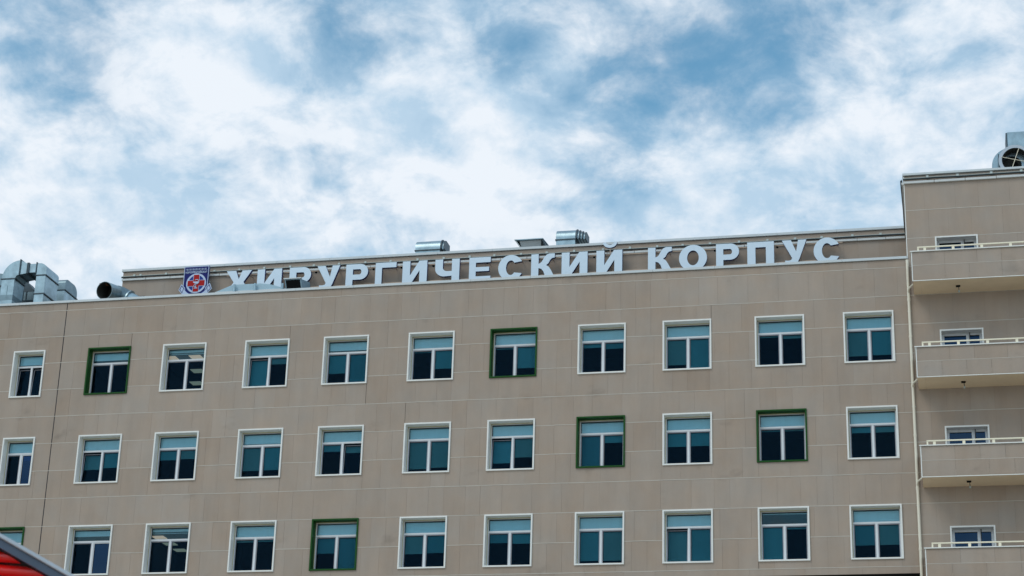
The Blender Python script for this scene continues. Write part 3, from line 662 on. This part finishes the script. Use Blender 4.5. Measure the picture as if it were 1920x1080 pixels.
def cross(a_, l_): return [(-a_, l_), (a_, l_), (a_, a_), (l_, a_), (l_, -a_), (a_, -a_), (a_, -l_), (-a_, -l_), (-a_, -a_), (-l_, -a_), (-l_, a_), (-a_, a_)]
e2('cross_outline', [[(ex+u, ez+v) for u, v in cross(.150, .425)]], .020, .004, 'ewhite')
e2('cross', [[(ex+u, ez+v) for u, v in cross(.130, .405)]], .026, .006, 'red')
e2('bowl', [arc(ex, ez+.08, .15, .10, 180, 360, 14)], .032, .005, 'ewhite')
e2('stem', [[(ex-.014, ez), (ex+.014, ez), (ex+.014, ez-.20), (ex+.09, ez-.235), (ex+.09, ez-.255), (ex-.09, ez-.255), (ex-.09, ez-.235), (ex-.014, ez-.20)]], .032, .005, 'ewhite')
sn = [(ex-.06, ez+.13), (ex-.02, ez+.165), (ex+.06, ez+.165), (ex+.13, ez+.11), (ex+.145, ez+.04), (ex+.09, ez-.03), (ex, ez-.06), (ex-.08, ez-.10), (ex-.09, ez-.15), (ex-.04, ez-.19), (ex+.03, ez-.20)]
q = MB(); q.tube([(u, EY-.040, v) for u, v in sn], [.012, .018]+[.017]*8+[.008], 8); rel(q.build('snake', 'ewhite', None, smooth=True), em)
# ribbon across the foot, with folded tails
rib_t = arc(ex, 30.78, .62, .60, 205, 335, 16)
e2('ribbon', [[(u, v) for u, v in rib_t]+[(ex+.60, 30.18), (ex+.45, 30.02), (ex-.45, 30.02), (ex-.62, 30.18)]], .024, .008, 'ewhite')
e2('ribbon_edge', [[(u, v+.012) for u, v in rib_t]+[(u, v-.014) for u, v in rib_t[::-1]]], .030, .004, 'blue')
for s_ in (-1, 1):
    ox = ex-.02
    P_ = [(.50, 30.54), (.68, 30.72), (.80, 30.44), (.60, 30.22), (.56, 30.30), (.46, 30.38)]
    e2('ribbon_tail', [[(ox+s_*u, v) for u, v in P_]], .018, .02, 'ewhite')
    e2('tail_border', [[(ox+s_*u, v) for u, v in ((.535, 30.52), (.665, 30.66), (.755, 30.45), (.61, 30.28))], [(ox+s_*u, v) for u, v in ((.57, 30.52), (.66, 30.61), (.72, 30.45), (.61, 30.32))]], .024, .004, 'navy')
q = MB()                                                                # row of antler-like ornament
for k in range(7):
    u = x0+.145+k*.145; v = 31.405
    for a_, b_, c_, d_ in ((-.05, .045, -.02, -.01), (.05, .045, .02, -.01), (-.05, .0, .0, -.045), (.05, .0, .0, -.045), (-.02, .045, .0, .01), (.02, .045, 0, .01)):
        q.tube([(u+a_, EY-.020, v+b_), (u+c_, EY-.020, v+d_)], .0085, 5)
    q.box(u+.055, u+.09, EY-.022, EY-.012, v-.048, v-.034)
rel(q.build('ornament', 'ewhite', None), em)
def text_mesh(s, size, x_, z_, y_, m_, par, wide):
    cu = bpy.data.curves.new('lettering', 'FONT'); cu.body = s; cu.size = size; cu.align_x = 'CENTER'; cu.extrude = .003; cu.offset = .0035
    tmp = bpy.data.objects.new('tmp', cu); col.objects.link(tmp); dg = bpy.context.evaluated_depsgraph_get(); me = bpy.data.meshes.new_from_object(tmp.evaluated_get(dg)); bpy.data.objects.remove(tmp)
    xs = [v.co.x for v in me.vertices]; k = wide/(max(xs)-min(xs))
    for v in me.vertices: a_, b_, c_ = v.co; v.co = (x_+a_*k, y_-c_, z_+b_)
    me.materials.clear(); me.materials.append(M[m_]); o = bpy.data.objects.new('lettering', me); col.objects.link(o); return rel(o, par)
text_mesh('НОВОУРЕНГОЙСКАЯ', .125, (x0+x1)/2, 31.225, EY-.016, 'ewhite', em, 1.02)
q = MB(); q.box(ex-.5, ex-.47, EY+.14, YT-.005, 30.9, 31.0); q.box(ex+.45, ex+.48, EY+.14, YT-.005, 30.9, 31.0); rel(q.build('standoff', 'bracket', None), em)

# ------------------------------------------------------------------ rooftop plant
def part(mb, name, m_, par, **k): return rel(mb.build(name, m_, None, **k), par)
RZ = 27.4
def fl_h(par, x0, x1, y0, y1, z, t=.035, h=.05, m_='flange'):               # flange round a vertical duct
    q = MB(); q.box(x0-t, x1+t, y0-t, y1+t, z-h/2, z+h/2); part(q, 'flange', m_, par, bevel=.006)
def fl_x(par, x, y0, y1, z0, z1, t=.035, h=.045, m_='flange'):
    q = MB(); q.box(x-h/2, x+h/2, y0-t, y1+t, z0-t, z1+t); part(q, 'flange', m_, par, bevel=.006)
A = thing('ventilation_duct', 'large arched galvanised duct standing on two risers at the left end of the roof', 'duct', (-40.4, 4, RZ), 'galvanised ducts on the left roof')
ya, yb = 3.5, 4.45
q = MB(); q.box(-41.42, -40.80, ya, yb, RZ, 30.86); part(q, 'riser', 'galv', A)
q = MB(); q.box(-41.425, -40.795, ya-.004, yb, 29.85, 30.1); part(q, 'riser_band', 'galvd', A)
q = MB(); q.prism([(-40.80, 30.90), (-40.72, 31.02), (-40.62, 31.07), (-40.62, 31.76)]+arc(-40.62, 30.90, .82, .86, 92, 180, 10), 'y', ya, yb); part(q, 'elbow', 'galv', A, smooth=True)
fl_h(A, -41.44, -40.78, ya, yb, 30.88)
fl_x(A, -40.60, ya, yb, 31.05, 31.77)
q = MB(); q.prism([(-40.575, 31.07), (-40.25, 31.12), (-40.25, 31.58), (-40.575, 31.75)], 'y', ya+.02, yb-.02); part(q, 'reducer', 'galv', A)
fl_x(A, -40.23, ya, yb, 31.12, 31.58); fl_x(A, -40.17, ya, yb, 31.12, 31.58)
q = MB(); q.box(-40.15, -39.80, ya+.03, yb-.03, 31.14, 31.56); part(q, 'crossover', 'galv', A)
fl_x(A, -39.78, ya, yb, 31.10, 31.58)
q = MB(); q.prism([(-39.755, 31.00), (-39.755, 31.56)]+arc(-39.62, 31.20, .36, .36, 90, 20, 6)+[(-39.275, 31.00)], 'y', ya, yb+.35); part(q, 'elbow', 'galv', A, smooth=True)
fl_h(A, -39.75, -39.28, ya, yb+.35, 30.975)
q = MB(); q.box(-39.74, -39.29, ya, yb+.35, 30.10, 30.95); part(q, 'riser', 'galv', A)
fl_h(A, -39.75, -39.28, ya, yb+.35, 30.08)
q = MB(); q.box(-39.74, -39.29, ya, yb+.35, RZ, 30.055); part(q, 'riser', 'galv', A)
q = MB(); q.box(-41.12, -41.09, ya-.008, ya+.01, 30.0, 30.55); part(q, 'seam', 'galvd', A)
Bq = thing('ventilation_duct', 'small dark box duct with flanges tucked under the arch of the large duct', 'duct', (-41.0, 5.6, RZ), 'galvanised ducts on the left roof')
q = MB(); q.box(-41.75, -41.30, 5.2, 6.1, RZ, 31.1); part(q, 'riser', 'galvd', Bq)
q = MB(); q.box(-41.30, -40.60, 5.2, 5.9, 30.40, 30.86); part(q, 'outlet', 'galvd', Bq)
q = MB(); q.prism([(-41.29, 30.87), (-41.29, 31.45), (-41.15, 31.45), (-40.72, 31.0), (-40.72, 30.87)], 'y', 5.25, 6.0); part(q, 'elbow', 'flange', Bq)
fl_x(Bq, -41.2, 5.2, 5.9, 30.40, 30.86); fl_x(Bq, -41.02, 5.2, 5.9, 30.40, 30.86); fl_x(Bq, -40.6, 5.2, 5.9, 30.40, 30.86)
q = MB(); q.box(-41.3, -40.3, 5.0, 5.05, 29.2, 30.38); part(q, 'panel', 'flange', Bq)
Cq = thing('ventilation_duct', 'rounded-back galvanised duct just right of the large arched duct', 'duct', (-39.3, 7, RZ), 'galvanised ducts on the left roof')
q = MB(); q.box(-40.02, -39.53, 6.0, 7.3, RZ, 31.17); part(q, 'riser', 'galv', Cq)
q = MB(); q.prism([(6.0, 31.22), (6.0, 31.55)]+arc(6.25, 31.55, .25, .22, 180, 90, 5)+arc(6.9, 31.37, .40, .40, 90, 0, 8)+[(7.3, 31.22)], 'x', -40.02, -39.53); part(q, 'elbow', 'galvd', Cq, smooth=True)
fl_h(Cq, -40.03, -39.52, 6.0, 7.3, 31.195)
Dq = thing('ventilation_duct', 'duct elbow cut off by the left edge of the photo', 'duct', (-42.2, 4.2, RZ), 'galvanised ducts on the left roof')
q = MB(); q.prism([(-42.7, 31.0), (-42.7, 31.6)]+arc(-42.2, 31.0, .62, .62, 95, 5, 8), 'y', 4.6, 5.5); part(q, 'elbow', 'galvd', Dq, smooth=True)
q = MB(); q.box(-42.2, -41.60, 4.6, 5.5, RZ, 30.95); part(q, 'riser', 'galvd', Dq); fl_h(Dq, -42.2, -41.6, 4.6, 5.5, 30.98)

E_ = thing('exhaust_pipe', 'round galvanised exhaust with open dark mouth beside the upper wall corner', 'duct', (-35.9, 3.6, RZ))
def oring(par, p0, p1, ro, ri, name, m_, n=24):
    p0 = Vector(p0); p1 = Vector(p1); q = MB()
    d = (p1-p0).normalized(); up = Vector((0, 0, 1)); a = d.cross(up).normalized(); up = a.cross(d)
    def C(p, r_): return [p+(a*math.cos(2*math.pi*j/n)+up*math.sin(2*math.pi*j/n))*r_ for j in range(n)]
    A0, A1, B0, B1 = C(p0, ro), C(p1, ro), C(p0, ri), C(p1, ri)
    for j in range(n):
        k = (j+1) % n
        q.face([A0[j], A0[k], A1[k], A1[j]]); q.face([B0[k], B0[j], B1[j], B1[k]]); q.face([A0[k], A0[j], B0[j], B0[k]]); q.face([A1[j], A1[k], B1[k], B1[j]])
    bm = None
    return part(q, name, m_, par, smooth=True)
oring(E_, (-36.12, 3.05, 29.88), (-36.0, 3.95, 30.02), .41, .395, 'mouth', 'galv')
oring(E_, (-36.118, 3.07, 29.883), (-36.002, 3.93, 30.018), .392, .37, 'lining', 'inside')
q = MB(); q.tube([(-35.999, 3.93, 30.02), (-35.997, 3.945, 30.022)], .392, 24); part(q, 'back_plate', 'inside', E_)
q = MB(); q.tube([(-36.0, 3.90, 29.93), (-36.01, 3.85, 29.92)], .16, 16); part(q, 'damper', 'black', E_)
q = MB(); q.box(-36.45, -36.15, 3.18, 3.5, 30.27, 30.30); part(q, 'rust_patch', 'rust', E_)
q = MB(); q.tube([(-35.98, 3.95, 30.02), (-35.88, 4.15, 30.02), (-35.70, 4.28, 29.95), (-35.47, 4.32, 29.84)], [.42, .44, .43, .40], 20); part(q, 'bend', 'galvd', E_, smooth=True)
q = MB(); q.tube([(-35.49, 4.32, 29.84), (-35.43, 4.32, 29.82)], .47, 20); part(q, 'flange', 'galv', E_, smooth=True)
q = MB(); q.tube([(-35.44, 4.32, 29.82), (-34.93, 4.32, 29.72)], [.40, .25], 20); part(q, 'reducer', 'galv', E_, smooth=True)
for dx in (0, .13):
    q = MB(); q.tube([(-34.93+dx, 4.32, 29.72), (-34.885+dx, 4.32, 29.715)], .29, 18); part(q, 'flange', 'flange', E_, smooth=True)
q = MB(); q.tube([(-34.8, 4.32, 29.70), (-34.55, 4.32, 29.66), (-34.38, 4.32, 29.52), (-34.30, 4.32, 29.25), (-34.30, 4.32, RZ)], .24, 18); part(q, 'elbow', 'galv', E_, smooth=True)
q = MB(); q.box(-36.0, -35.9, 3.9, 4.0, RZ, 29.6); q.box(-36.35, -36.25, 3.3, 3.4, RZ, 29.5); part(q, 'leg', 'galvd', E_)

F_ = thing('roof_skylight', 'low pale blue skylight with two short posts behind the parapet below letters Х and И', 'skylight', (-28.6, 2.4, RZ))
q = MB(); q.box(-30.3, -27.1, 1.7, 3.3, RZ, 29.0); part(q, 'curb', 'capm', F_)
q = MB(); pr = [(-30.28, 29.0), (-29.62, 29.26), (-29.4, 29.29), (-28.3, 29.29), (-27.8, 29.22), (-27.12, 29.0)]
q.prism(pr, 'y', 1.72, 3.28); part(q, 'glazing', 'poly', F_)
for x_ in (-29.4, -28.46):
    q = MB(); q.tube([(x_, 1.6, RZ), (x_, 1.6, 29.25)], .055, 12); part(q, 'post', 'galv', F_, smooth=True)
G_ = thing('exhaust_hood', 'small hood with black open mouth in front of the letter Р', 'hood', (-26.9, 2.3, RZ))
q = MB(); q.hexa(((-27.2, 2.0, 29.05), (-26.45, 2.0, 29.05), (-26.30, 2.75, 29.0), (-27.1, 2.75, 29.0)), ((-27.27, 1.95, 29.50), (-26.55, 1.95, 29.50), (-26.40, 2.75, 29.62), (-27.15, 2.75, 29.62))); part(q, 'casing', 'galvd', G_)
q = MB(); q.hexa(((-27.16, 1.985, 29.09), (-26.52, 1.985, 29.09), (-26.52, 2.0, 29.09), (-27.16, 2.0, 29.09)), ((-27.22, 1.94, 29.46), (-26.58, 1.94, 29.46), (-26.58, 1.96, 29.46), (-27.22, 1.96, 29.46))); part(q, 'mouth', 'black', G_)
q = MB(); q.box(-27.30, -26.50, 1.90, 2.0, 29.50, 29.545); part(q, 'lip', 'capm', G_)
q = MB(); q.tube([(-27.22, 1.6, RZ), (-27.22, 1.6, 29.18)], .06, 12); part(q, 'post', 'galv', G_, smooth=True)
q = MB(); q.box(-27.0, -26.5, 2.2, 2.7, RZ, 29.0); part(q, 'riser', 'galvd', G_)

def barrel(label, x0, x1, z1, y0, nfl, base=31.05):
    T = thing('roof_ventilator', label, 'duct', (x0, y0, base), 'rounded ducts on the upper roof')
    zr = z1-.42
    prof = [(y0, zr)]+arc(y0+.42, zr, .42, .42, 180, 90, 8)+[(y0+1.0, z1), (y0+1.0, zr-.12), (y0, zr-.12)]
    q = MB(); q.prism(prof, 'x', x0, x1); part(q, 'elbow', 'galv', T, smooth=True)
    q = MB(); q.box(x0-.03, x1+.03, y0-.03, y0+1.03, zr-.17, zr-.12); part(q, 'flange', 'flange', T)
    q = MB(); q.box(x0+.01, x1-.01, y0+.01, y0+.99, base, zr-.17); part(q, 'riser', 'galv', T)
    for k in range(nfl):
        xx = x1+.02+k*.13; q = MB(); sh = .05*k
        q.prism([(y0-.02+sh, zr-.1)]+arc(y0+.42, zr, .44-sh, .46-sh, 180, 90, 8)+[(y0+1.02, z1+.04-sh), (y0+1.02, zr-.1)], 'x', xx, xx+.05); part(q, 'flange', 'flange', T)
        if k: 
            q = MB(); q.prism([(y0+.03+sh, zr-.1)]+arc(y0+.42, zr, .39-sh, .41-sh, 180, 90, 8)+[(y0+.95, z1-.02-sh), (y0+.95, zr-.1)], 'x', xx-.08, xx); part(q, 'collar', 'galv', T)
    return T
barrel('rounded galvanised duct on the upper roof, above the letters ГИЧ, left of the flat hood', -23.40, -22.22, 33.76, 8.5, 2)
barrel('rounded galvanised duct with ribbed side on the upper roof, right of the flat hood', -16.76, -15.86, 33.90, 8.5, 4)
q = MB(); q.box(-23.75, -23.3, 8.3, 8.9, 31.05, 33.16); o = None
H_ = thing('flat_hood', 'flat-lidded flared exhaust hood between the two rounded ducts on the upper roof', 'hood', (-17.7, 8, 31.05))
q = MB(); q.hexa(((-18.46, 7.45, 33.00), (-17.14, 7.45, 33.00), (-17.0, 9.0, 33.0), (-18.3, 9.0, 33.0)), ((-18.46, 7.45, 33.035), (-17.14, 7.45, 33.035), (-17.0, 9.0, 33.035), (-18.3, 9.0, 33.035))); part(q, 'lid', 'galv', H_)
q = MB(); q.hexa(((-18.12, 7.9, 32.45), (-17.35, 7.9, 32.45), (-17.3, 8.8, 32.45), (-18.1, 8.8, 32.45)), ((-18.25, 7.6, 32.997), (-17.25, 7.6, 32.997), (-17.1, 8.95, 32.997), (-18.2, 8.95, 32.997))); part(q, 'skirt', 'capm', H_)
q = MB(); q.hexa(((-18.15, 7.55, 32.62), (-18.12, 7.55, 32.62), (-18.12, 8.8, 32.62), (-18.15, 8.8, 32.62)), ((-18.44, 7.46, 32.997), (-18.40, 7.46, 32.997), (-18.30, 8.95, 32.997), (-18.34, 8.95, 32.997))); part(q, 'side_flap', 'capm', H_)
q = MB(); q.hexa(((-17.08, 7.6, 32.62), (-17.0, 7.6, 32.62), (-16.95, 8.9, 32.62), (-17.03, 8.9, 32.62)), ((-17.20, 7.47, 32.997), (-17.15, 7.47, 32.997), (-17.03, 8.97, 32.997), (-17.08, 8.97, 32.997))); part(q, 'side_flap', 'flange', H_)
q = MB(); q.box(-18.05, -17.4, 8.0, 8.7, 31.05, 32.45); part(q, 'riser', 'galvd', H_)

# tower roof fan and duct
K_ = thing('roof_fan', 'round roof fan with wire cross over its dark mouth on the tower roof', 'fan', (3.5, 4.3, 31.05))
fx, fz = 3.50, 33.79
d_ = Vector((-.06, -1, -.02)).normalized(); c0 = Vector((fx, 3.75, fz))
oring(K_, c0, c0-d_*.12, .66, .53, 'rim', 'rim', 40)
oring(K_, c0-d_*.12, c0-d_*.75, .60, .53, 'casing', 'galvd', 40)
oring(K_, c0-d_*.02, c0-d_*.74, .53, .51, 'lining', 'inside', 40)
q = MB(); q.tube([c0-d_*.70, c0-d_*.75], .54, 32); part(q, 'back_plate', 'inside', K_)
q = MB(); q.tube([c0-d_*.50, c0-d_*.70], .10, 20); part(q, 'hub', 'black', K_, smooth=True)
for an in (-16, 70):
    v_ = Vector((math.cos(R(an)), 0, math.sin(R(an))))*.56
    q = MB(); q.tube([c0-v_+d_*.005, c0+v_+d_*.005], .013, 8); part(q, 'wire', 'railp', K_, smooth=True)
oring(K_, Vector((fx-.12, 4.25, fz-.02)), Vector((fx-.12, 4.60, fz-.02)), .80, .40, 'rear_flange', 'galv', 40)
q = MB(); q.box(fx-.66, fx-.62, 4.0, 4.1, 33.4, 34.2); part(q, 'bracket', 'flange', K_)
q = MB(); q.box(fx-.5, fx+.5, 3.85, 4.7, 31.05, 33.35); part(q, 'stand', 'galvd', K_)
J_ = thing('box_duct', 'plain rectangular galvanised duct behind the round fan, cut by the right photo edge', 'duct', (4.5, 5.5, 31.05))
q = MB(); q.box(3.30, 6.0, 5.0, 6.0, 34.55, 35.62); part(q, 'duct_body', 'galv', J_)
q = MB(); q.box(3.24, 3.30, 4.96, 6.04, 34.51, 35.58); part(q, 'end_flange', 'flange', J_)
q = MB(); q.box(3.6, 3.7, 5.4, 5.5, 31.05, 34.55); q.box(5.6, 5.7, 5.4, 5.5, 31.05, 34.55); part(q, 'leg', 'galvd', J_)

# ------------------------------------------------------------------ red kiosk near the camera
Kk = thing('red_kiosk', 'blurred red boarded kiosk with grey sloping roof edge in the bottom left corner', 'kiosk', (-6.37, -60, GZ))
Kk.rotation_euler.z = R(25)
sl = -.484; zk = 3.034-GZ                      # local: x along the gable, y back, z up from the ground
EXT0, EXT1 = -4.2, 1.15
def rake(x_): return zk+sl*x_
xr = EXT0
q = MB(); q.hexa(((EXT0, -.02, rake(EXT0)-.032), (EXT1, -.02, rake(EXT1)-.032), (EXT1, 2.4, rake(EXT1)-.032), (EXT0, 2.4, rake(EXT0)-.032)), ((EXT0, -.02, rake(EXT0)), (EXT1, -.02, rake(EXT1)), (EXT1, 2.4, rake(EXT1)), (EXT0, 2.4, rake(EXT0)))); q.build('roof', 'rim', Kk, bevel=.006)
mir = 2*EXT0
q = MB(); q.hexa(((mir-EXT1, -.02, rake(EXT1)-.032), (EXT0, -.02, rake(EXT0)-.032), (EXT0, 2.4, rake(EXT0)-.032), (mir-EXT1, 2.4, rake(EXT1)-.032)), ((mir-EXT1, -.02, rake(EXT1)), (EXT0, -.02, rake(EXT0)), (EXT0, 2.4, rake(EXT0)), (mir-EXT1, 2.4, rake(EXT1)))); q.build('roof', 'rim', Kk)
q = MB(); q.hexa(((EXT0, 0, rake(EXT0)-.085), (EXT1-.05, 0, rake(EXT1)-.072), (EXT1-.05, .03, rake(EXT1)-.072), (EXT0, .03, rake(EXT0)-.085)), ((EXT0, 0, rake(EXT0)-.034), (EXT1-.05, 0, rake(EXT1)-.013), (EXT1-.05, .03, rake(EXT1)-.013), (EXT0, .03, rake(EXT0)-.034))); q.build('fascia', 'slate', Kk)
bh = .095; z = 4.455-bh*46; k = 0
while z < rake(EXT0)-.4:
    # the board stops where the sloping fascia cuts it
    zt_ = z+bh-.018
    xe = min((zt_-(zk-.10))/sl, EXT1-.25); xe2 = min((z-(zk-.10))/sl, EXT1-.25); xl = mir-xe; xl2 = mir-xe2
    if xe > xl:
        yb_ = .10
        q = MB(); n_ = 5
        prof = [(z+(zt_-z)*i/n_, yb_-.035*math.sin(math.pi*i/n_)) for i in range(n_+1)]
        for i in range(n_):
            (za, y0_), (zb_, y1_) = prof[i], prof[i+1]; f0 = (za-z)/(zt_-z); f1 = (zb_-z)/(zt_-z)
            q.face([(xl2+(xl-xl2)*f0, y0_, za), (xe2+(xe-xe2)*f0, y0_, za), (xe2+(xe-xe2)*f1, y1_, zb_), (xl2+(xl-xl2)*f1, y1_, zb_)])
        q.build('board', 'redb', Kk, recalc=False)
    z += bh; k += 1
q = MB(); q.prism([(mir-EXT1+.25, 0), (EXT1-.25, 0), (EXT1-.25, rake(EXT1)-.05), (EXT0, rake(EXT0)-.05), (mir-EXT1+.25, rake(EXT1)-.05)], 'y', .105, 2.3); q.build('body', 'black', Kk)
